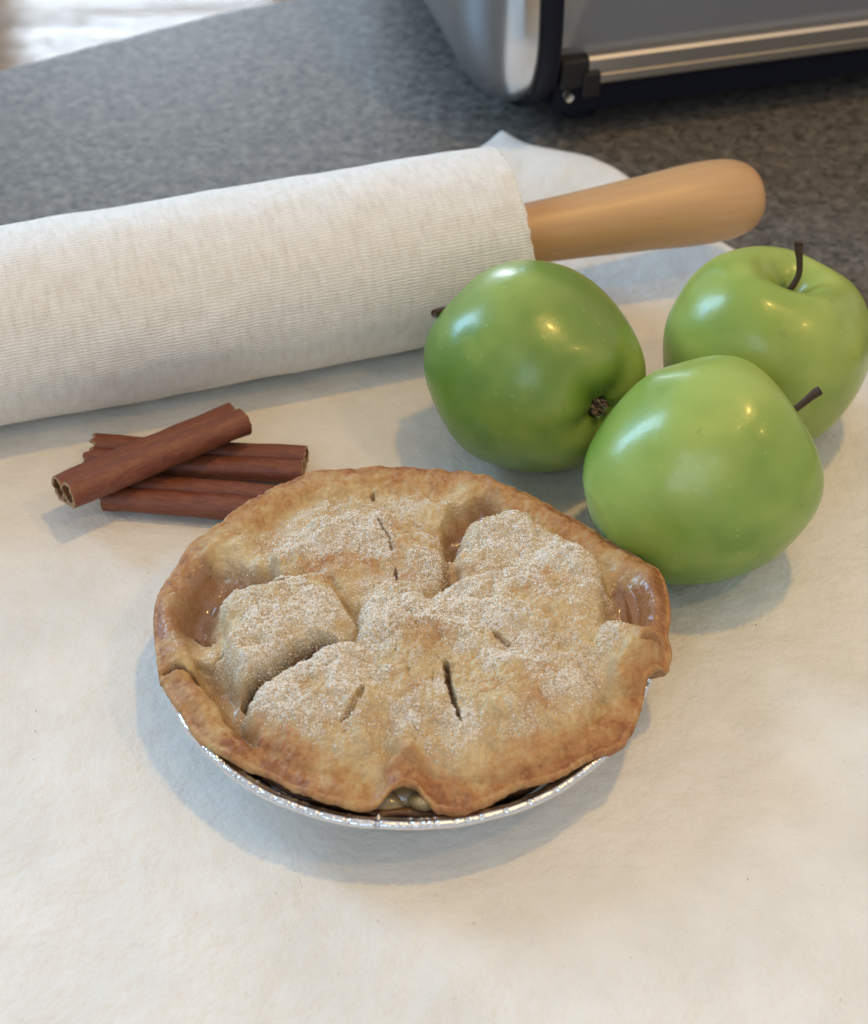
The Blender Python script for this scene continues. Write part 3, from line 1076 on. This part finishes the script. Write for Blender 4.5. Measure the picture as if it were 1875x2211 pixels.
def crust_height(x, y, rho, Tn):
    """returns z, brown, sugar, glaze, slit"""
    wx = x + 0.9 * fbm(x / 9, y / 9, seed=81, octv=3)
    wy = y + 0.9 * fbm(x / 9 + 40, y / 9, seed=82, octv=3)
    R_ = np.interp(Tn, np.append(TH, np.pi), np.append(RT, RT[0]))
    Z_ = np.interp(Tn, np.append(TH, np.pi), np.append(ZT, ZT[0]))
    inner = R_ * (1 - rho)                      # mm from the edge
    # rolled border falling into a trough
    wz_ = sstep(20, 5, inner)
    Z_ = Z_ * wz_ + 26.3 * (1 - wz_)
    rimw = 10 + 1.5 * noise(np.cos(Tn) * 3, np.sin(Tn) * 3, seed=90)
    fr = .35 + .65 * sstep(-.55, .15, np.sin(Tn))          # the border is flat at the front
    z = Z_ + fr * np.sin(np.clip(inner / rimw, 0, 1) * np.pi) - 2.6 * fr * sstep(rimw * .5, rimw * 1.4, inner) + (1 - fr) * .6 * sstep(0, 14, inner)
    plate = sstep(9, 22, inner)
    z = z + plate * (2.2 + 1.9 * fbm(wx / 11, wy / 11, seed=91, octv=3))
    mz, cov, glz = (sample(G, x, y, HALF, NG) for G in MACRO)
    z = z + mz
    # folds of the fluted border
    for pts, h, wd in [([(700, 1600), (760, 1572), (830, 1560), (890, 1590), (950, 1610)], 2.4, 2.6), ([(560, 1545), (640, 1590), (720, 1610)], 1.6, 3.0),
                       ([(1010, 1580), (1100, 1560), (1200, 1520), (1250, 1450), (1270, 1390)], 1.8, 3.4), ([(1250, 1390), (1290, 1350), (1335, 1330)], 2.6, 2.4),
                       ([(400, 1080), (480, 1045), (560, 1005)], 1.6, 2.6), ([(360, 1380), (400, 1440), (440, 1490), (500, 1530)], 2.4, 3.4), ([(1000, 1000), (1100, 1035), (1200, 1095)], 1.2, 2.5),
                       ([(935, 965), (985, 985), (1010, 1010)], 2.0, 2.0), ([(345, 1190), (338, 1240), (345, 1300)], 1.8, 2.6), ([(1330, 1180), (1340, 1240), (1335, 1280)], 1.6, 3.0)]:
        d, pos = seg_dist(wx, wy, poly(pts, 26))
        z = z + h * np.exp(-(d / wd) ** 2) * np.sin(np.clip(pos * .9 + .05, 0, 1) * np.pi) ** .5
    # the border never sinks on to the foil rim below
    lo = 24.6 * sstep(64, 71, np.hypot(x, y - 6))
    z = np.where(z > lo + 1, z, lo + np.exp(np.minimum(z - lo - 1, 0)))
    # knife slits and cracks
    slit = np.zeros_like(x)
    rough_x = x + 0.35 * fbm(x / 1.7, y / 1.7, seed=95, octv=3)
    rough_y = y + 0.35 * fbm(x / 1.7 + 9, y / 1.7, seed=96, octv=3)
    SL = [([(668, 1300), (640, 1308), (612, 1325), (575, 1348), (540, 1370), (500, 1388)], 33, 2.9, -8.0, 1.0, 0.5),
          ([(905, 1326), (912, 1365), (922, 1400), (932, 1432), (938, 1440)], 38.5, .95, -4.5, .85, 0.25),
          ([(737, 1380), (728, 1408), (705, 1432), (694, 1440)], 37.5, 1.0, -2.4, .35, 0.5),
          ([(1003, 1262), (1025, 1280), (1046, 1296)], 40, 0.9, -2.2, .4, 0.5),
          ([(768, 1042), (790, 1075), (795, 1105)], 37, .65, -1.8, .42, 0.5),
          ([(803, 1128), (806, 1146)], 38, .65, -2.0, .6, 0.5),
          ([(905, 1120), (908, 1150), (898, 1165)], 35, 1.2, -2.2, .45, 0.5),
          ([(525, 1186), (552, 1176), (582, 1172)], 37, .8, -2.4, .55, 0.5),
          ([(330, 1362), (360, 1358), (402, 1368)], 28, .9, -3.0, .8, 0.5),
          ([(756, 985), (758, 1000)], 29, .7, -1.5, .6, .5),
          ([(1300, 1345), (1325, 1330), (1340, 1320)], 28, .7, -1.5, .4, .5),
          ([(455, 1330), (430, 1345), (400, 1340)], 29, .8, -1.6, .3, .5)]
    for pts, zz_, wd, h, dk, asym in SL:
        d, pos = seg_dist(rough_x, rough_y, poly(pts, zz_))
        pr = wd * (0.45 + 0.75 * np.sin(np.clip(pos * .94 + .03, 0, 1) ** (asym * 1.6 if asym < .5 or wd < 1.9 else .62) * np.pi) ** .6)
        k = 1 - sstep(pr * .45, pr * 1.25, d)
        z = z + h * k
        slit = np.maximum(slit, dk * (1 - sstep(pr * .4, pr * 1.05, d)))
    # texture of the dough
    calm = (1 - 0.85 * np.clip(glz, 0, 1)) * (.55 + .45 * sstep(5, 13, inner))
    sug = np.clip(cov, 0, 1) * sstep(8, 16, inner)
    z = z + calm * (0.80 * fbm(wx / 5.5, wy / 5.5, seed=101, octv=3) + 0.36 * fbm(x / 1.8, y / 1.8, seed=102, octv=3) * (.45 + sug))
    rid = (1 - np.abs(fbm(wx / 6.0, wy / 6.0, seed=161, octv=2))).clip(0, 1) ** 7
    rid2 = (1 - np.abs(fbm(x / 2.6, y / 2.6, seed=163, octv=2))).clip(0, 1) ** 5
    msk = sstep(-.25, .35, noise(x / 11, y / 11, seed=162))
    z = z - calm * (.75 * rid * msk + .28 * rid2)
    z = z + calm * .35 * sstep(.1, .16, fbm(x / 4.2, y / 4.2, seed=165, octv=3)) * (1 - .5 * sug)     # thin flaked-up layer
    z = z + calm * .17 * (noise(x / .6, y / .55, seed=111)) * (.4 + sug)
    # browning: border, high dome tops
    brn = 0.22 + 0.42 * sstep(15, 3, inner) + .18 * sstep(4, 0, inner)
    for (a, b, r1, r2, h) in [(880, 1275, 13, 8, .42), (700, 1130, 14, 7, .34), (1050, 1190, 10, 6, .28), (560, 1490, 14, 8, .08), (1200, 1520, 12, 8, .26), (600, 1550, 14, 8, .14),
                              (900, 1600, 12, 8, .18), (850, 1160, 9, 5, .3), (640, 1150, 10, 5, .12), (1060, 1400, 10, 7, .10), (600, 1250, 10, 7, .05), (480, 1110, 8, 5, -.35),
                              (370, 1330, 6, 5, -.3), (700, 1560, 7, 9, -.28), (950, 1540, 5, 14, -.18), (1250, 1320, 9, 7, -.25), (640, 1290, 14, 5, -.16),
                              (600, 1010, 16, 5, -.12), (830, 1450, 18, 8, -.05), (1200, 1130, 8, 6, -.2), (930, 1450, 6, 5, -.15), (510, 1440, 5, 8, .15)]:
        p = at(a, b, 33)
        brn = brn + h * np.exp(-((x - p[0]) / r1) ** 2 - ((y - p[1]) / r2) ** 2)
    # sugar lies thick in some patches
    sp = 0.40 + .58 * fbm(x / 9, y / 9, seed=121, octv=3)
    for (a, b, r1, r2, h) in [(520, 1290, 6, 12, .8), (600, 1090, 10, 6, .7), (770, 1230, 9, 6, .9), (700, 1060, 12, 4, .5), (860, 1195, 14, 3, .7), (640, 1230, 14, 8, .5), (540, 1400, 9, 6, .9),
                              (1030, 1070, 9, 5, .55), (1130, 1120, 8, 5, .6), (940, 1445, 6, 4, .9), (660, 1350, 12, 5, .6), (600, 1330, 8, 3, -.3), (880, 1290, 12, 6, -.35),
                              (1050, 1400, 12, 7, -.35), (620, 1440, 14, 7, -.1), (1160, 1370, 7, 6, .3), (980, 1250, 10, 6, .25), (1240, 1350, 8, 6, .2), (850, 1500, 20, 6, -.25)]:
        p = at(a, b, 36)
        sp = sp + h * np.exp(-((x - p[0]) / r1) ** 2 - ((y - p[1]) / r2) ** 2)
    sp = sp - 1.1 * np.clip(brn - .5, 0, .5)
    sug2 = np.clip(sp, 0, 1.2) * sstep(9, 18, inner) * (0.60 + .40 * cov) * calm
    sug2 = np.clip(sug2 + 0.22 * sstep(7, 14, inner) * calm, 0, 1.2)
    return z, np.clip(brn, 0, 1), sug2, np.clip(glz, 0, 1), np.clip(slit, 0, 1)


MACRO = macro()
NR = 300
rho = np.linspace(0.0, 1, NR) ** 0.85
RHO, T = np.meshgrid(rho, TH, indexing='ij')
RR = np.repeat(RT[None], NR, 0)
x = RHO * RR * np.cos(T)
y = RHO * RR * np.sin(T)
x[0] = 0
y[0] = 0
z, brn, sug, glz, slt = crust_height(x, y, RHO, T)
z[0] = z[0].mean()
TOPX, TOPY, TOPZ, TOPS = x.copy(), y.copy(), z.copy(), sug.copy()
TOPSL = slt
rows = [np.stack([x, y, z], -1)]
at_b, at_s, at_g, at_l = [brn], [sug], [glz], [slt]
thick = 3.4 + .7 * noise(np.cos(TH) * 6, np.sin(TH) * 6, seed=131)
ze = z[-1]
lay = .18 * noise(np.cos(TH) * 40, np.sin(TH) * 40, seed=133)
for k, a in enumerate(np.linspace(12, 180, 14)):
    a = math.radians(a)
    rr_ = RT + thick * .45 * math.sin(a) + lay * math.sin(2 * a) + .12 * noise(TH * 60, TH * 0 + k * .6, seed=134)
    z_ = ze - thick / 2 * (1 - math.cos(a)) + .1 * noise(TH * 50, TH * 0 + k * .5, seed=135)
    rows.append(np.stack([rr_ * np.cos(TH), rr_ * np.sin(TH), z_], -1)[None])
    at_b.append(np.full((1, NT), .62 + .12 * math.sin(a)))
    at_s.append(np.zeros((1, NT)))
    at_g.append(np.zeros((1, NT)))
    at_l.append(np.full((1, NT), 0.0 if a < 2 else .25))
for f in (.965, .93, .89, .86):
    z_ = ze - thick - (1 - f) * 45
    rows.append(np.stack([RT * f * np.cos(TH), RT * f * np.sin(TH), z_], -1)[None])
    at_b.append(np.full((1, NT), .6))
    at_s.append(np.zeros((1, NT)))
    at_g.append(np.zeros((1, NT)))
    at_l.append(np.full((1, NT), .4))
V = np.concatenate(rows, 0)
ntot = V.shape[0]
V = V.reshape(-1, 3)
cat = lambda l: np.concatenate(l, 0).ravel()
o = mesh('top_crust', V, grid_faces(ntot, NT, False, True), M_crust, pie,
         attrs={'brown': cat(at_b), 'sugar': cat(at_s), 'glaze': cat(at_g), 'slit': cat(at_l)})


def m_low(r, z, T):
    return r + .7 * fbm(np.cos(T) * 9, np.sin(T) * 9, z / 3, seed=141, octv=3), z + .8 * noise(np.cos(T) * 7, np.sin(T) * 7, seed=142) * sstep(10, 17, z)


V, F = lathe([(54, 1.6), (57.5, 4), (61.5, 9), (65, 13), (67.5, 16.5), (68.3, 18.2), (67, 19.0), (64, 17.5), (62.5, 15.5), (61, 13)], 480, m_low)
mesh('bottom_crust', V + np.array([.8, 5.5, 0]), F, M_lower, pie)


def m_fill(r, z, T):
    return r, z + .9 * fbm(r * np.cos(T) / 7, r * np.sin(T) / 7, seed=151, octv=3)


V, F = lathe([(.01, 15)] + [(q, 15.0) for q in np.linspace(4, 64.5, 30)], 200, m_fill)
mesh('fruit_filling', V + np.array([.8, 5.5, 0]), F, M_fill, pie)
# cooked apple slices showing under the lifted front edge
for (a, b, zc, rz, ry, sc_) in [(800, 1634, 17.6, .25, .3, 1.5), (858, 1632, 18.2, 2.0, .7, 1.5), (828, 1618, 18.4, -.2, .1, 1.6), (1060, 1595, 16.5, .6, .3, 1.2)]:
    pts = []
    n1_, n2_ = 16, 20
    for i in range(n1_):
        u_ = i / (n1_ - 1)
        for j in range(n2_):
            t = 2 * math.pi * j / n2_
            xx = (u_ - .5) * 11
            env = math.sqrt(max(0, 1 - (2 * u_ - 1) ** 2)) + .02
            pts.append((xx, 3.0 * env * math.cos(t) + .12 * xx * xx * .3, 2.0 * env * math.sin(t)))
    P = np.array(pts) * sc_
    P = P @ np.array(Matrix.Rotation(ry, 3, 'Y') @ Matrix.Rotation(.4, 3, 'X')).T @ np.array(Matrix.Rotation(rz, 3, 'Z')).T
    P += at(a, b, zc) + np.array([0, 1.0, 0])
    mesh('apple_slice', P, grid_faces(n1_, n2_, False, True)[:, ::-1], M_slice, pie)

# sugar crystals sprinkled over the crust
def crystals(name, n, mat, seed, lo, hi, bias, thr=0.0):
    g = np.random.RandomState(seed)
    m_ = n * 8
    th_ = g.uniform(-np.pi, np.pi, m_)
    rr_ = np.sqrt(g.uniform(0, 1, m_))
    fi = np.interp(rr_, rho, np.arange(NR))
    i = np.clip(np.round(fi).astype(int), 1, NR - 2)
    j = ((th_ + np.pi) / (2 * np.pi) * NT).astype(int) % NT
    prob = np.clip((TOPS[i, j] - thr) + bias, 0, 1) ** 1.5 * (1 - TOPSL[i, j])
    keep = np.where(g.uniform(0, 1, m_) < prob * .9)[0][:n]
    i, j = i[keep], j[keep]
    jx = g.uniform(-.15, .15, (len(keep), 2))
    c_ = np.stack([TOPX[i, j] + jx[:, 0], TOPY[i, j] + jx[:, 1], TOPZ[i, j]], -1)
    k = len(keep)
    size = g.uniform(lo, hi, k)
    cube = np.array([(a, b, c2) for a in (-.5, .5) for b in (-.5, .5) for c2 in (-.5, .5)])
    fc = np.array([(0, 1, 3, 2), (4, 6, 7, 5), (0, 4, 5, 1), (2, 3, 7, 6), (0, 2, 6, 4), (1, 5, 7, 3)])
    q = g.normal(size=(k, 4))
    q /= np.linalg.norm(q, axis=1)[:, None]
    a, b, c2, d = q.T
    Rm = np.stack([1 - 2 * (c2 * c2 + d * d), 2 * (b * c2 - a * d), 2 * (b * d + a * c2),
                   2 * (b * c2 + a * d), 1 - 2 * (b * b + d * d), 2 * (c2 * d - a * b),
                   2 * (b * d - a * c2), 2 * (c2 * d + a * b), 1 - 2 * (b * b + c2 * c2)], -1).reshape(k, 3, 3)
    asp = g.uniform(.6, 1.15, (k, 3))
    loc = cube[None] * (asp * size[:, None])[:, None, :]
    Vv = np.einsum('kij,knj->kni', Rm, loc) + c_[:, None, :] + np.array([0, 0, 1]) * (size * .18)[:, None, None]
    Fv = (fc[None] + (np.arange(k) * 8)[:, None, None]).reshape(-1, 4)
    oo = mesh(name, Vv.reshape(-1, 3), Fv, mat, pie, smooth=False)
    tag(oo, kind='stuff')
    return oo


crystals('sugar_crystals', 75000, M_sugar, 5, .14, .37, .0, .16)
crystals('tan_sugar_crystals', 45000, M_sugar2, 6, .14, .36, .0)

# crumbs and specks on the cloth
Vs, Fs, off = [], [], 0
for k in range(26):
    a, b = rng.uniform(20, 1740), rng.uniform(1150, 2060)
    p = at(a, b, 0)
    if math.hypot(p[0], p[1]) < 80:
        continue
    s0 = rng.uniform(.08, .18)
    vv, ff = box(-1, 1, -1, 1, -1, 1)
    vv = vv * s0 * rng.uniform(.6, 1.2, 3) + p + np.array([0, 0, .15])
    Vs.append(vv)
    Fs.append(ff + off)
    off += 8
tag(mesh('flour_crumbs', np.concatenate(Vs), Fs, simple('crumb', (.30, .22, .14), .8), smooth=False), 'tiny dark crumbs scattered on the pastry cloth around the pie', 'crumbs', kind='stuff')

# ------------------------------------------------------------------ toaster oven
OA = math.radians(15)
ov = empty('toaster_oven', (56, 328, -1), (0, 0, OA))
tag(ov, 'stainless steel toaster oven with black trim and glass door, standing behind the rolling pin', 'toaster oven')
H, D, RC = 240.0, 300.0, 52.0


def prof_yz(inset, n_arc=14, z0=10.0):
    """rounded outline of the side in (y,z), shrunk by inset"""
    pts = []
    r = max(RC - inset, 4)
    y0, y1, zb, zt = inset, D - inset, z0 + inset, H - inset
    for (cy, cz, a0) in ((y0 + r, zb + r, 180), (y1 - r, zb + r, 270), (y1 - r, zt - r, 0), (y0 + r, zt - r, 90)):
        for a in np.linspace(a0, a0 + 90, n_arc):
            pts.append((cy + r * math.cos(math.radians(a)), cz + r * math.sin(math.radians(a))))
    return np.array(pts)


# steel side cap, a pillow bulging out to the left (local -x)
rows = []
for t in np.linspace(0, 1, 18):
    inset = 44 * (1 - math.cos(t * math.pi / 2))
    xo = -2 - 27 * math.sin(t * math.pi / 2)
    p = prof_yz(inset)
    rows.append(np.c_[np.full(len(p), xo), p])
last = rows[-1].copy()
cen = last.mean(0)
for q_ in np.linspace(.93, .04, 12):
    rr_ = cen + (last - cen) * q_
    rr_[:, 0] = -29 - 2 * (1 - q_ * q_)
    rows.append(rr_)
m_ = len(rows[0])
V = np.concatenate(rows)
F = [grid_faces(len(rows), m_, False, True)]
F.append(np.array([list(range((len(rows) - 1) * m_, len(rows) * m_))]))
mesh('side_panel', V, F, M_steel, ov)
p = prof_yz(-2.2)
V = np.concatenate([np.c_[np.full(len(p), -2.5), p], np.c_[np.full(len(p), -1.0), prof_yz(-3.0)], np.c_[np.full(len(p), 6.0), prof_yz(-3.0)], np.c_[np.full(len(p), 7.5), prof_yz(-2)]])
F = [grid_faces(4, len(p), False, True), np.array([list(range(len(p)))[::-1]]), np.array([list(range(3 * len(p), 4 * len(p)))])]
mesh('black_trim', V, F, M_black, ov)
W = 380.0
V, F = box(7, W, 40, D - 4, 14, H - 6)
bevel(mesh('oven_body', V, F, M_grey, ov, smooth=False), 3)
V, F = box(10, W, 14, 40, 15, 30)
mesh('base_panel', V, F, M_black, ov, smooth=False)
V, F = box(7.8, W, 15, 19, 42, H - 20)
mesh('glass_door', V, F, M_glass, ov, smooth=False)
# chrome door bar: a moulded strip with a groove
bp = [(9, 30), (8.2, 31), (8.2, 34.5), (9.6, 35.3), (9.6, 36.2), (8.4, 37), (8.4, 42), (9.6, 43.4), (14, 43.4), (20, 43), (20, 30)]
V = np.array([(x_, a, b) for x_ in (24.0, W) for a, b in bp])
n = len(bp)
F = [np.array([(i, (i + 1) % n, n + (i + 1) % n, n + i) for i in range(n)]), np.array([list(range(n))[::-1]]), np.array([list(range(n, 2 * n))])]
mesh('chrome_bar', V, F, M_chrome, ov, smooth=False)
V, F = box(11, 24, 8, 18, 29, 43)
hg = bevel(mesh('hinge_block', V, F, M_grey, ov, smooth=False), 1.5)
V, F = box(21, 29, 6, 14, 25, 37)
bevel(mesh('bar_end_cap', V, F, M_grey, ov, smooth=False), 1)
V, F = tube([(15, 7, 26), (15, 10, 26)], [2, 2], 16)
mesh('screw', V, F, M_screw, hg)
for fx in (30, W - 30):
    V, F = tube([(fx, 40, 0.6), (fx, 40, 15)], [9, 9], 20)
    mesh('foot', V, F, M_black, ov)
